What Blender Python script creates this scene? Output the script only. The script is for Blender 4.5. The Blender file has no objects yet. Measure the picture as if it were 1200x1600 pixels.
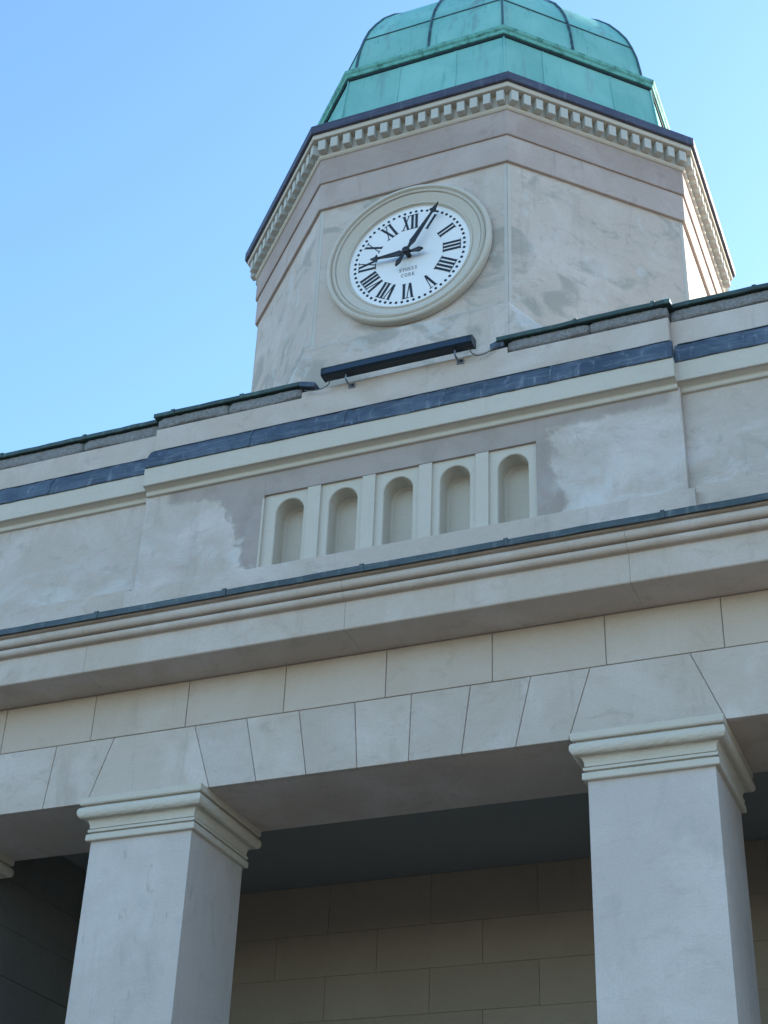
import bpy, bmesh, math, random
from mathutils import Vector, Matrix
random.seed(7)
SC = bpy.context.scene
COL = SC.collection
R = math.radians

# ------------------------------------------------------------------ camera
CAM_RIGHT = Vector((0.9260248, 0.3758716, 0.0346204))
CAM_UP = Vector((0.1762786, -0.5117420, 0.8408602))
CAM_FWD = Vector((-0.3337722, 0.7725546, 0.5401440))
cam_d = bpy.data.cameras.new('camera')
cam = bpy.data.objects.new('camera', cam_d)
COL.objects.link(cam)
m = Matrix((CAM_RIGHT, CAM_UP, -CAM_FWD)).transposed().to_4x4()
m.translation = Vector((0, -9, 1.6))
cam.matrix_world = m
cam_d.sensor_fit = 'VERTICAL'
cam_d.sensor_height = 36.0
cam_d.lens = 2422.89 / 1600.0 * 36.0
cam_d.clip_start = 0.05
cam_d.clip_end = 5000
SC.camera = cam

# ------------------------------------------------------------------ sky, sun, exposure
SUN_AZ = R(36)       # from +Y towards +X
SUN_EL = R(25)
w = bpy.data.worlds.new('World')
SC.world = w
w.use_nodes = True
nt = w.node_tree
nt.nodes.clear()
sky = nt.nodes.new('ShaderNodeTexSky')
sky.sky_type = 'NISHITA'
sky.sun_disc = False
sky.sun_elevation = SUN_EL
sky.sun_rotation = SUN_AZ
sky.air_density = 1.0
sky.dust_density = 0.5
sky.ozone_density = 2.2
bg = nt.nodes.new('ShaderNodeBackground')
bg.inputs[1].default_value = 0.12
wo = nt.nodes.new('ShaderNodeOutputWorld')
hs = nt.nodes.new('ShaderNodeHueSaturation')
hs.inputs['Saturation'].default_value = 1.10
hs.inputs['Hue'].default_value = 0.495
nt.links.new(sky.outputs[0], hs.inputs['Color'])
nt.links.new(hs.outputs[0], bg.inputs[0])
nt.links.new(bg.outputs[0], wo.inputs[0])
sl = bpy.data.lights.new('sun', 'SUN')
sl.energy = 3.5
sl.angle = R(0.5)
sl.color = (1.0, 0.93, 0.82)
so = bpy.data.objects.new('sun', sl)
COL.objects.link(so)
sd = Vector((math.sin(SUN_AZ) * math.cos(SUN_EL), math.cos(SUN_AZ) * math.cos(SUN_EL), math.sin(SUN_EL)))
so.rotation_euler = sd.to_track_quat('Z', 'Y').to_euler()
so.location = sd * 60
SC.view_settings.view_transform = 'Standard'
SC.view_settings.look = 'None'
SC.view_settings.gamma = 1
SC.view_settings.use_curve_mapping = False
SC.view_settings.exposure = 1.90

# ------------------------------------------------------------------ materials
class NT:
    def __init__(s, name, rough=0.9):
        s.m = bpy.data.materials.new(name)
        s.m.use_nodes = True
        s.t = s.m.node_tree
        s.b = s.t.nodes['Principled BSDF']
        s.b.inputs['Roughness'].default_value = rough
        s.pos = s.n('ShaderNodeNewGeometry').outputs['Position']
        s.b.inputs['Specular IOR Level'].default_value = 0.25
    def n(s, typ, **kw):
        x = s.t.nodes.new(typ)
        for k, v in kw.items():
            setattr(x, k, v)
        return x
    def put(s, sock, v):
        if hasattr(v, 'links') or isinstance(v, bpy.types.NodeSocket):
            s.t.links.new(v, sock)
        else:
            sock.default_value = v
    def noise(s, scale, detail=4, rough=.55, stretch=(1, 1, 1), offset=(0, 0, 0), distort=0.0):
        mp = s.n('ShaderNodeMapping')
        mp.inputs['Scale'].default_value = stretch
        mp.inputs['Location'].default_value = offset
        s.put(mp.inputs['Vector'], s.pos)
        x = s.n('ShaderNodeTexNoise')
        x.inputs['Scale'].default_value = scale
        x.inputs['Detail'].default_value = detail
        x.inputs['Roughness'].default_value = rough
        x.inputs['Distortion'].default_value = distort
        s.put(x.inputs['Vector'], mp.outputs[0])
        return x.outputs['Fac']
    def ramp(s, fac, a, b):
        x = s.n('ShaderNodeMapRange')
        x.interpolation_type = 'SMOOTHSTEP'
        s.put(x.inputs['Value'], fac)
        x.inputs['From Min'].default_value = a
        x.inputs['From Max'].default_value = b
        return x.outputs[0]
    def mix(s, fac, a, b, blend='MIX'):
        x = s.n('ShaderNodeMix', data_type='RGBA', blend_type=blend)
        s.put(x.inputs[0], fac)
        for i, v in ((6, a), (7, b)):
            if isinstance(v, tuple):
                v = (*v[:3], 1)
            s.put(x.inputs[i], v)
        return x.outputs[2]
    def math(s, op, a, b=0.0, c=None, clamp=False):
        x = s.n('ShaderNodeMath', operation=op, use_clamp=clamp)
        s.put(x.inputs[0], a)
        s.put(x.inputs[1], b)
        if c is not None:
            s.put(x.inputs[2], c)
        return x.outputs[0]
    def sep(s):
        x = s.n('ShaderNodeSeparateXYZ')
        s.put(x.inputs[0], s.pos)
        return x.outputs
    def bump(s, height, strength, dist=0.01, bevel=0.0):
        x = s.n('ShaderNodeBump')
        x.inputs['Strength'].default_value = strength
        x.inputs['Distance'].default_value = dist
        s.put(x.inputs['Height'], height)
        if bevel:
            bv = s.n('ShaderNodeBevel', samples=4)
            bv.inputs['Radius'].default_value = bevel
            s.put(x.inputs['Normal'], bv.outputs[0])
        s.put(s.b.inputs['Normal'], x.outputs[0])
    def vary(s, col, amt):
        oi = s.n('ShaderNodeObjectInfo')
        mr = s.n('ShaderNodeMapRange')
        s.put(mr.inputs['Value'], oi.outputs['Random'])
        mr.inputs['To Min'].default_value = 1 - amt
        mr.inputs['To Max'].default_value = 1 + amt
        x = s.n('ShaderNodeVectorMath', operation='SCALE')
        s.put(x.inputs[0], col)
        s.put(x.inputs['Scale'], mr.outputs[0])
        return x.outputs[0]
    def color(s, c):
        s.put(s.b.inputs['Base Color'], c)
        return s.m

def plaster(name, base, dark, light, vary=0.0, blot=1.0, bump=.35, extra=None, off=(0, 0, 0), fine=70):
    s = NT(name, .92)
    n1 = s.noise(1.3, 5, .6, offset=off, distort=.6)
    n2 = s.noise(4.2, 6, .65, stretch=(1, 1, 1.6), offset=(off[0] + 3.1, off[1], 1.7), distort=1.2)
    n3 = s.noise(2.2, 5, .6, stretch=(1, 1, .45), offset=(off[0] + 9, 2, 5), distort=.4)
    n4 = s.noise(fine, 3, .6)
    c = s.mix(s.math('MULTIPLY', s.ramp(n1, .42, .68), .85 * blot), base, light)
    c = s.mix(s.math('MULTIPLY', s.ramp(n2, .52, .75), .55 * blot), c, dark)
    c = s.mix(s.math('MULTIPLY', s.ramp(n3, .58, .74), .45 * blot), c, dark)
    wisp = s.noise(9, 7, .7, stretch=(1, 1, 2.2), offset=(5, 1, off[0]), distort=2.5)
    c = s.mix(s.math('MULTIPLY', s.ramp(wisp, .54, .72), .35 * blot), c, light)
    c = s.mix(s.math('MULTIPLY', s.ramp(n4, .35, .65), .22), c, dark)
    run = s.noise(6.5, 6, .7, stretch=(1, 1, .11), offset=(off[0] + 2.2, 3, 3))
    c = s.mix(s.math('MULTIPLY', s.ramp(run, .56, .72), .38 * blot), c, tuple(v_ * .88 for v_ in dark))
    spk = s.noise(24, 6, .75, offset=(off[0], 6, 1))
    c = s.mix(s.math('MULTIPLY', s.ramp(spk, .62, .72), .30), c, dark)
    if extra:
        c = extra(s, c)
    if vary:
        c = s.vary(c, vary)
    h = s.math('ADD', s.math('MULTIPLY', n4, .55), s.math('ADD', s.math('MULTIPLY', n2, .8), s.math('MULTIPLY', wisp, .9)))
    s.bump(h, bump, .012, bevel=.006)
    return s.color(c)

def box_mask(s, X, Z, x0, x1, z0, z1, soft):
    a = s.ramp(X, x0 - soft, x0 + soft)
    b = s.math('SUBTRACT', 1.0, s.ramp(X, x1 - soft, x1 + soft))
    c = s.ramp(Z, z0 - soft, z0 + soft)
    d = s.math('SUBTRACT', 1.0, s.ramp(Z, z1 - soft, z1 + soft))
    return s.math('MULTIPLY', s.math('MULTIPLY', a, b), s.math('MULTIPLY', c, d))

PINK = (.395, .325, .29)
def attic_patch(s, c):
    X, Y, Z = s.sep()
    wash = s.ramp(s.noise(1.7, 7, .66, stretch=(1, 1, 1.8), offset=(4, 0, 6), distort=1.4), .44, .62)
    wash = s.math('MULTIPLY', wash, s.math('SUBTRACT', 1.0, s.ramp(Z, 7.75, 8.25)))
    c = s.mix(s.math('MULTIPLY', wash, .55), c, (.60, .585, .56))
    yl = s.ramp(s.noise(3.3, 6, .66, offset=(14, 0, 6), distort=1.0), .56, .70)
    c = s.mix(s.math('MULTIPLY', yl, .45), c, (.37, .335, .28))
    wob = s.noise(5.0, 8, .62, offset=(1.3, 0, 4.4), distort=.5)
    wob2 = s.noise(4.0, 8, .62, offset=(11.3, 0, 2.4), distort=.5)
    X2 = s.math('ADD', X, s.math('MULTIPLY', s.math('SUBTRACT', wob, .5), .55))
    Z2 = s.math('ADD', Z, s.math('MULTIPLY', s.math('SUBTRACT', wob2, .5), .22))
    sl = s.math('MULTIPLY', s.math('SUBTRACT', 8.25, Z), .38)
    m1 = s.math('MULTIPLY', box_mask(s, s.math('SUBTRACT', X2, sl), Z, -5.28, 5, 7.2, 9, .04), box_mask(s, s.math('ADD', X2, s.math('MULTIPLY', sl, -.15)), Z, -9, -2.60, 7.2, 9, .07))
    m2 = box_mask(s, X, Z2, -5.80, -1.70, 8.40, 9, .045)
    m3 = box_mask(s, X2, Z2, -5.55, -4.6, 8.36, 9, .02)
    mm = s.math('MAXIMUM', s.math('MAXIMUM', m1, m2), m3)
    inner = s.ramp(s.noise(7, 5, .6, offset=(2, 2, 2)), .54, .66)
    inner = s.math('MULTIPLY', inner, s.math('SUBTRACT', 1.0, s.ramp(Z, 8.05, 8.3)))
    pk = s.mix(s.math('MULTIPLY', inner, .6), PINK, (.40, .37, .35))
    pk = s.mix(s.ramp(s.noise(3, 4, .6), .4, .65), pk, (.34, .28, .245))
    edge = s.math('MULTIPLY', s.math('MULTIPLY', mm, s.math('SUBTRACT', 1.0, mm)), 3.2, clamp=True)
    e2 = s.ramp(s.noise(14, 6, .7, offset=(6, 1, 2), distort=1.0), .45, .62)
    pk = s.mix(s.math('MULTIPLY', e2, .35), pk, (.40, .345, .30))
    c = s.mix(mm, c, pk)
    c = s.mix(s.math('MULTIPLY', edge, .35), c, (.27, .225, .185))
    return c

CREAM = (.56, .505, .425)
def shaft_marks(s, c):
    n = s.noise(11, 4, .6, stretch=(1, 1, .22), offset=(7, 3, 1), distort=.8)
    c = s.mix(s.math('MULTIPLY', s.ramp(n, .66, .73), .45), c, (.30, .28, .25))
    n = s.noise(3.0, 6, .65, stretch=(1, 1, .5), offset=(2, 8, 3), distort=1.0)
    c = s.mix(s.math('MULTIPLY', s.ramp(n, .55, .70), .45), c, (.38, .365, .335))
    n = s.noise(30, 4, .6, stretch=(1, 1, .2), offset=(0, 1, 6))
    return s.mix(s.math('MULTIPLY', s.ramp(n, .70, .74), .5), c, (.20, .19, .18))
M = {}
M['render'] = plaster('lime_render', (0.533, 0.447, 0.380), (0.407, 0.335, 0.279), (0.611, 0.538, 0.487), blot=1.1)
M['attic'] = plaster('attic_render', (0.515, 0.437, 0.375), (0.407, 0.341, 0.295), (0.635, 0.564, 0.517), blot=1.2, extra=attic_patch)
def tower_dirt(s, c):
    n = s.noise(1.9, 5, .6, stretch=(1, 1, 1.5), offset=(3.3, 7.1, 2.2), distort=.9)
    n2 = s.noise(5.0, 6, .65, offset=(8, 8, 1), distort=1.5)
    c = s.mix(s.math('MULTIPLY', s.ramp(n, .50, .64), .70), c, (.33, .31, .265))
    c = s.mix(s.math('MULTIPLY', s.ramp(n2, .60, .70), .40), c, (.30, .275, .24))
    n3 = s.noise(2.2, 6, .68, offset=(1, 4, 9), distort=1.2)
    return s.mix(s.math('MULTIPLY', s.ramp(n3, .55, .64), .5), c, (.56, .555, .53))
M['tower'] = plaster('tower_render', (0.551, 0.463, 0.396), (0.407, 0.330, 0.269), (0.635, 0.554, 0.497), off=(20, 0, 0), blot=1.1, extra=tower_dirt)
M['bead'] = plaster('corner_bead_render', (.53, .49, .43), (.44, .405, .35), (.57, .54, .50), off=(22, 0, 0))
M['band'] = plaster('tower_band_render', (0.391, 0.305, 0.267), (0.308, 0.240, 0.209), (0.462, 0.375, 0.335), off=(31, 0, 0), blot=1.2)
M['band_light'] = plaster('tower_lower_band_render', (0.462, 0.375, 0.330), (0.363, 0.285, 0.247), (0.528, 0.440, 0.393), off=(36, 0, 0), blot=1.2)
M['stone'] = plaster('ashlar_render', (0.512, 0.436, 0.371), (0.389, 0.320, 0.266), (0.601, 0.530, 0.482), vary=.06, off=(40, 0, 0), blot=1.2)
M['frieze'] = plaster('frieze_render', (0.505, 0.421, 0.345), (0.411, 0.330, 0.258), (0.558, 0.490, 0.433), vary=.03, off=(43, 0, 0), blot=.8)
M['joint'] = plaster('joint_render', (.36, .32, .28), (.31, .27, .23), (.39, .35, .31))
M['cornice'] = plaster('cornice_render', (0.515, 0.431, 0.360), (0.407, 0.330, 0.264), (0.586, 0.511, 0.456), off=(50, 0, 0), blot=1.1)
M['shaft'] = plaster('pillar_render', (0.531, 0.471, 0.433), (0.432, 0.377, 0.337), (0.618, 0.557, 0.520), off=(60, 0, 0), blot=.9, bump=.4, extra=shaft_marks)
M['cream'] = plaster('cream_paint', CREAM, (.47, .42, .345), (.60, .55, .475), off=(70, 0, 0), blot=.5, bump=.3)
M['dentil'] = plaster('dentil_paint', (.50, .49, .44), (.44, .42, .37), (.54, .54, .50), off=(75, 0, 0), blot=.5, bump=.2)
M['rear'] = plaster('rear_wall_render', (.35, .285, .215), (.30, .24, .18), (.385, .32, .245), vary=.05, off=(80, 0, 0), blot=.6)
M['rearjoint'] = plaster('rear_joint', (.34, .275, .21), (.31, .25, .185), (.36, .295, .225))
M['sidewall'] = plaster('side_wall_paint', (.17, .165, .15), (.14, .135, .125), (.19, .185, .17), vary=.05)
M['ceiling'] = plaster('ceiling_paint', (.27, .265, .25), (.23, .225, .21), (.30, .295, .28), blot=.5)

def make_granite():
    s = NT('coping_stone', .95)
    n1 = s.noise(45, 5, .75)
    n2 = s.noise(9, 5, .6, distort=.6)
    c = s.mix(s.ramp(n1, .35, .65), (.21, .205, .20), (.33, .32, .315))
    c = s.mix(s.math('MULTIPLY', s.ramp(n2, .5, .7), .6), c, (.20, .175, .15))
    s.bump(s.math('ADD', n1, n2), .9, .02)
    return s.color(c)
M['granite'] = make_granite()

def make_lead(name, a, b, streak):
    s = NT(name, .55)
    s.b.inputs['Metallic'].default_value = 0.25
    s.b.inputs['Specular IOR Level'].default_value = .4
    n1 = s.noise(3, 6, .65, distort=.8)
    n2 = s.noise(16, 5, .7, stretch=(1, 1, .12))
    n3 = s.noise(11, 5, .7, stretch=(.35, 1, 3))
    c = s.mix(s.ramp(n1, .35, .7), a, b)
    c = s.mix(s.math('MULTIPLY', s.ramp(n2, .54, .68), .65), c, streak)
    c = s.mix(s.math('MULTIPLY', s.ramp(n3, .50, .70), .45), c, streak)
    s.bump(s.math('ADD', n1, n3), .5, .01, bevel=.004)
    return s.color(s.vary(c, .10))
M['lead'] = make_lead('lead_sheet', (.050, .070, .100), (.095, .125, .165), (.24, .27, .31))
M['rim'] = make_lead('tower_rim_lead', (.050, .052, .080), (.07, .072, .105), (.12, .13, .16))
M['darklead'] = make_lead('cornice_lead', (.045, .065, .075), (.07, .095, .105), (.13, .16, .165))
M['coping'] = make_lead('coping_copper', (.035, .060, .058), (.055, .095, .085), (.10, .16, .14))

def make_copper(name, streaky=1.0):
    s = NT(name, .9)
    s.b.inputs['Specular IOR Level'].default_value = .12
    n1 = s.noise(1.6, 6, .6, distort=.4)
    st = s.noise(5.5, 5, .65, stretch=(1, 1, .10))
    st2 = s.noise(14, 6, .7, stretch=(1, 1, .06), offset=(4, 4, 4))
    sp = s.noise(25, 5, .7)
    c = s.mix(s.ramp(n1, .35, .7), (.175, .435, .40), (.235, .51, .47))
    c = s.mix(s.math('MULTIPLY', s.ramp(st, .54, .70), .50 * streaky), c, (.17, .25, .275))
    c = s.mix(s.math('MULTIPLY', s.ramp(st2, .55, .70), .45 * streaky), c, (.09, .27, .27))
    c = s.mix(s.math('MULTIPLY', s.ramp(sp, .62, .75), .35), c, (.06, .25, .20))
    s.bump(s.math('ADD', n1, s.math('MULTIPLY', sp, .2)), .05, .01)
    return s.color(s.vary(c, .05))
M['copper'] = make_copper('verdigris_copper')
M['copper_dome'] = make_copper('verdigris_copper_streaked', 1.5)

def make_mossy():
    s = NT('stained_copper', .7)
    n1 = s.noise(9, 7, .72, distort=.6)
    n2 = s.noise(30, 5, .7, stretch=(1, 1, .3))
    c = s.mix(s.ramp(n1, .45, .68), (.15, .42, .36), (.05, .16, .13))
    c = s.mix(s.math('MULTIPLY', s.ramp(n2, .55, .7), .6), c, (.17, .36, .31))
    s.bump(n1, .5, .02)
    return s.color(c)
M['mossy'] = make_mossy()

def simple(name, col, rough=.5, metal=0.0, spec=.4, mott=.12, scale=20):
    s = NT(name, rough)
    s.b.inputs['Metallic'].default_value = metal
    s.b.inputs['Specular IOR Level'].default_value = spec
    n = s.noise(scale, 5, .6)
    dk = tuple(v * (1 - mott) for v in col)
    lt = tuple(min(1, v * (1 + mott)) for v in col)
    c = s.mix(s.ramp(n, .35, .65), dk, lt)
    s.bump(n, .15, .004)
    return s.color(c)
M['seam'] = simple('copper_seam', (.045, .105, .125), .6)
M['rib'] = simple('rib_copper', (.065, .13, .155), .55, mott=.4, scale=12)
M['dial'] = simple('dial_enamel', (.80, .80, .79), .35, mott=.02, scale=3)
M['black'] = simple('black_paint', (.012, .013, .018), .4)
M['print'] = simple('grey_print', (.14, .14, .16), .6)
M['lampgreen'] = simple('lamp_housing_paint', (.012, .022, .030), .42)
M['lampglass'] = simple('lamp_glass', (.010, .018, .035), .15, spec=.6)
M['trim'] = simple('lamp_trim', (.05, .065, .05), .5)
M['steel'] = simple('galvanised_steel', (.20, .22, .25), .45, metal=.5, mott=.2)
M['cable'] = simple('cable_sheath', (.10, .095, .09), .6)
M['roof'] = simple('roof_felt', (.12, .12, .12), .9)

def make_paving():
    s = NT('paving', .9)
    br = s.n('ShaderNodeTexBrick')
    mp = s.n('ShaderNodeMapping')
    s.put(mp.inputs['Vector'], s.pos)
    s.put(br.inputs['Vector'], mp.outputs[0])
    br.inputs['Scale'].default_value = 1.6
    br.inputs['Mortar Size'].default_value = .008
    br.inputs['Color1'].default_value = (.13, .12, .105, 1)
    br.inputs['Color2'].default_value = (.16, .15, .13, 1)
    br.inputs['Mortar'].default_value = (.05, .048, .045, 1)
    n = s.noise(.6, 6, .65)
    c = s.mix(s.math('MULTIPLY', s.ramp(n, .4, .7), .5), br.outputs['Color'], (.07, .066, .06))
    s.bump(s.noise(40, 4, .6), .3, .01)
    return s.color(c)
M['paving'] = make_paving()

# ------------------------------------------------------------------ helpers
def base_of(o):
    v = Vector((0, 0, 0))
    while o is not None:
        v += o.location
        o = o.parent
    return v

def obj(name, bm, mat, parent=None, smooth=False, kind=None, label=None):
    bmesh.ops.recalc_face_normals(bm, faces=bm.faces[:])
    off = base_of(parent) if parent else Vector((0, 0, 0))
    if off.length:
        bmesh.ops.translate(bm, verts=bm.verts[:], vec=-off)
    me = bpy.data.meshes.new(name)
    bm.to_mesh(me)
    bm.free()
    me.materials.append(M[mat])
    if smooth:
        for p in me.polygons:
            p.use_smooth = True
    o = bpy.data.objects.new(name, me)
    COL.objects.link(o)
    if parent:
        o.parent = parent
    if kind:
        o['kind'] = kind
    if label:
        o['label'] = label
    return o

def thing(name, label, cat, loc=(0, 0, 0), group=None, rotz=0):
    o = bpy.data.objects.new(name, None)
    o.empty_display_size = .3
    COL.objects.link(o)
    o.location = loc
    o.rotation_euler = (0, 0, rotz)
    o['label'] = label
    o['category'] = cat
    if group:
        o['group'] = group
    o['kind'] = 'thing'
    return o

def empty_part(name, parent):
    o = bpy.data.objects.new(name, None)
    COL.objects.link(o)
    o.parent = parent
    return o

def B():
    return bmesh.new()

def add_box(bm, x0, x1, y0, y1, z0, z1):
    v = [bm.verts.new(p) for p in ((x0, y0, z0), (x1, y0, z0), (x1, y1, z0), (x0, y1, z0),
                                   (x0, y0, z1), (x1, y0, z1), (x1, y1, z1), (x0, y1, z1))]
    for f in ((0, 3, 2, 1), (4, 5, 6, 7), (0, 1, 5, 4), (1, 2, 6, 5), (2, 3, 7, 6), (3, 0, 4, 7)):
        bm.faces.new([v[i] for i in f])
    return v

def box(x0, x1, y0, y1, z0, z1):
    bm = B()
    add_box(bm, x0, x1, y0, y1, z0, z1)
    return bm

def add_sweep_x(bm, prof, x0, x1, segs=1, jit=0.0):
    """prof: closed loop of (y, z); extruded along x."""
    rings = []
    for i in range(segs + 1):
        x = x0 + (x1 - x0) * i / segs
        dz = random.uniform(-jit, jit)
        dy = random.uniform(-jit, jit)
        rings.append([bm.verts.new((x, y + dy, z + dz)) for y, z in prof])
    n = len(prof)
    for a, b in zip(rings, rings[1:]):
        for i in range(n):
            bm.faces.new((a[i], a[(i + 1) % n], b[(i + 1) % n], b[i]))
    bm.faces.new(rings[0])
    bm.faces.new(rings[-1][::-1])

def add_prism_xz(bm, pts, y0, y1):
    a = [bm.verts.new((x, y0, z)) for x, z in pts]
    b = [bm.verts.new((x, y1, z)) for x, z in pts]
    n = len(pts)
    bm.faces.new(a)
    bm.faces.new(b[::-1])
    for i in range(n):
        bm.faces.new((a[i], b[i], b[(i + 1) % n], a[(i + 1) % n]))

def prism_xz(pts, y0, y1):
    bm = B()
    add_prism_xz(bm, pts, y0, y1)
    return bm

def arc(cy, cz, ry, rz, a0, a1, n):
    return [(cy + ry * math.cos(R(a0 + (a1 - a0) * i / n)), cz + rz * math.sin(R(a0 + (a1 - a0) * i / n))) for i in range(n + 1)]

def tube(pts, r, n=8):
    bm = B()
    rings = []
    for i, p in enumerate(pts):
        p = Vector(p)
        d = (Vector(pts[min(i + 1, len(pts) - 1)]) - Vector(pts[max(i - 1, 0)])).normalized()
        u = d.orthogonal().normalized()
        if rings:
            u = (pu - d * pu.dot(d)).normalized()
        pu = u
        v = d.cross(u)
        rings.append([bm.verts.new(p + r * (u * math.cos(2 * math.pi * k / n) + v * math.sin(2 * math.pi * k / n))) for k in range(n)])
    for a, b in zip(rings, rings[1:]):
        for k in range(n):
            bm.faces.new((a[k], a[(k + 1) % n], b[(k + 1) % n], b[k]))
    bm.faces.new(rings[0])
    bm.faces.new(rings[-1][::-1])
    return bm

XC = -3.82

# ------------------------------------------------------------------ ground
bm = B()
v = [bm.verts.new(p) for p in ((-1500, -1500, 0), (1500, -1500, 0), (1500, 1500, 0), (-1500, 1500, 0))]
bm.faces.new(v)
g = obj('ground', bm, 'paving', kind='structure')

# ------------------------------------------------------------------ portico building
X0, X1 = -8.46, .82          # ends of the portico
CL, CR = -6.0, -1.64         # breaks of the projecting centre
porch = thing('portico', 'pale rendered portico with blue lead bands and five arched niches below the clock tower',
              'building', (XC, 0, 0))

# beam core with incised ashlar stones
core = obj('entablature_core', box(X0 + .008, X1 - .008, .010, .88, 5.85, 6.722), 'joint', porch)
soffit = obj('beam_soffit', box(X0 + .008, X1 - .008, 0.044, .885, 5.842, 5.8485), 'render', porch)
back = obj('beam_back', box(X0 + .01, X1 - .01, .8801, .888, 5.849, 6.2), 'render', porch)

def stone_poly(pts, mat, parent, y=0.0, depth=.045, name='stone', g=.0022):
    """flat ashlar stone with a small chamfer, outline pts (x, z), shrunk by the joint"""
    cx = sum(p[0] for p in pts) / len(pts)
    cz = sum(p[1] for p in pts) / len(pts)
    def shrink(d):
        out = []
        for x, z in pts:
            out.append((x + (-d if x > cx else d), z + (-d if z > cz else d)))
        return out
    bm = B()
    dy = random.uniform(-.0012, .0012)
    a = [bm.verts.new((x, y + dy, z)) for x, z in shrink(g + .002)]
    b = [bm.verts.new((x, y + dy + .004, z)) for x, z in shrink(g)]
    c = [bm.verts.new((x, y + depth, z)) for x, z in shrink(g)]
    n = len(pts)
    bm.faces.new(a)
    bm.faces.new(c[::-1])
    for p, q in ((a, b), (b, c)):
        for i in range(n):
            bm.faces.new((p[i], q[i], q[(i + 1) % n], p[(i + 1) % n]))
    return obj(name, bm, mat, parent)

ZB, ZJ, ZT = 5.8405, 6.342, 6.718
xs = [X0, -7.79, -7.0, -6.2, -5.40, -4.608, -3.822, -3.036, -2.24, -1.457, -.66, .13, X1]
for a, b in zip(xs, xs[1:]):
    stone_poly([(a, ZJ), (b, ZJ), (b, ZT), (a, ZT)], 'frieze', core)
tops = [X0, -7.57, -7.07, -6.49, -5.992, -5.318, -4.897, -4.482, -4.052, -3.625, -3.194, -2.765, -2.353, -1.684, -1.165, -.57, -.07, X1]
bots = [X0, -7.40, -7.02, -6.53, -6.155, -5.15, -4.78, -4.395, -4.013, -3.635, -3.255, -2.878, -2.515, -1.49, -1.215, -.62, -.24, X1]
for i in range(len(tops) - 1):
    stone_poly([(bots[i], ZB), (bots[i + 1], ZB), (tops[i + 1], ZJ), (tops[i], ZJ)], 'stone', core)

# main cornice, in blocks
def cornice_prof():
    p = [(.0, 6.722), (-.345, 6.730), (-.352, 6.737), (-.352, 6.945), (-.345, 6.952)]
    p += [(-.350, 6.957)] + arc(-.372, 6.988, .034, .031, 250, 110, 8)
    p += [(-.376, 7.022)] + arc(-.405, 7.055, .036, .036, 250, 110, 8)
    p += [(-.41, 7.095), (-.445, 7.098), (-.445, 7.112), (.0, 7.16)]
    return p
CP = cornice_prof()
cb = obj('cornice_core', box(X0 - .30, X1 + .30, .0005, .9, 6.722, 7.10), 'cornice', porch)
cxs = [X0 - .34, -8.1, -6.11, -4.003, -1.967, .07, X1 + .34]
for a, b in zip(cxs, cxs[1:]):
    bm = B()
    add_sweep_x(bm, CP, a + .0008, b - .0008)
    obj('cornice_stone', bm, 'cornice', cb)
# end returns of the cornice so that it also reads from the side
lead_prof = [(-.472, 7.104), (-.475, 7.150), (-.466, 7.156), (.02, 7.20), (.02, 7.175), (-.455, 7.135), (-.46, 7.104)]
lx = [X0 - .36, -8.05, -7.0, -5.99, -4.92, -3.839, -2.779, -1.702, -.62, .45, X1 + .36]
for i, (a, b) in enumerate(zip(lx, lx[1:])):
    bm = B()
    add_sweep_x(bm, lead_prof, a + .001, b - .001, 6, .0018)
    obj('lead_flashing', bm, 'darklead', cb)
for x in lx[1:-1]:
    bm = B()
    add_sweep_x(bm, [(y - .006 if y < -.2 else y, z + (.008 if z > 7.12 else -.004)) for y, z in lead_prof], x - .014, x + .014)
    obj('flashing_lap', bm, 'darklead', cb)

# attic wall
ZN0, ZN1 = 7.611, 8.293
NX0, NX1 = -4.938, -2.703
attic = obj('attic_wall', box(CL - .03, NX0, .04, .40, 7.15, 8.52), 'attic', porch)
obj('wall_panel', box(NX1, CR + .03, .04, .40, 7.15, 8.52), 'attic', attic)
obj('wall_panel', box(NX0, NX1, .0405, .40, ZN1, 8.52), 'attic', attic)
obj('wall_panel', box(X0, CL - .0305, .11, .40, 7.15, 8.62), 'attic', attic)
obj('wall_panel', box(CR + .0305, X1, .11, .40, 7.15, 8.62), 'attic', attic)
def plinth(x0, x1, y, z1, parent):
    bm = B()
    add_sweep_x(bm, [(y, 7.12), (y, z1 - .006), (y + .006, z1), (.3, z1 + .004), (.3, 7.12)], x0, x1)
    obj('plinth', bm, 'render', parent)
plinth(-6.085, -1.56, -.005, 7.606, attic)
plinth(X0 - .03, -6.0851, .065, 7.665, attic)
plinth(-1.5599, X1 + .03, .065, 7.665, attic)

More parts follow.
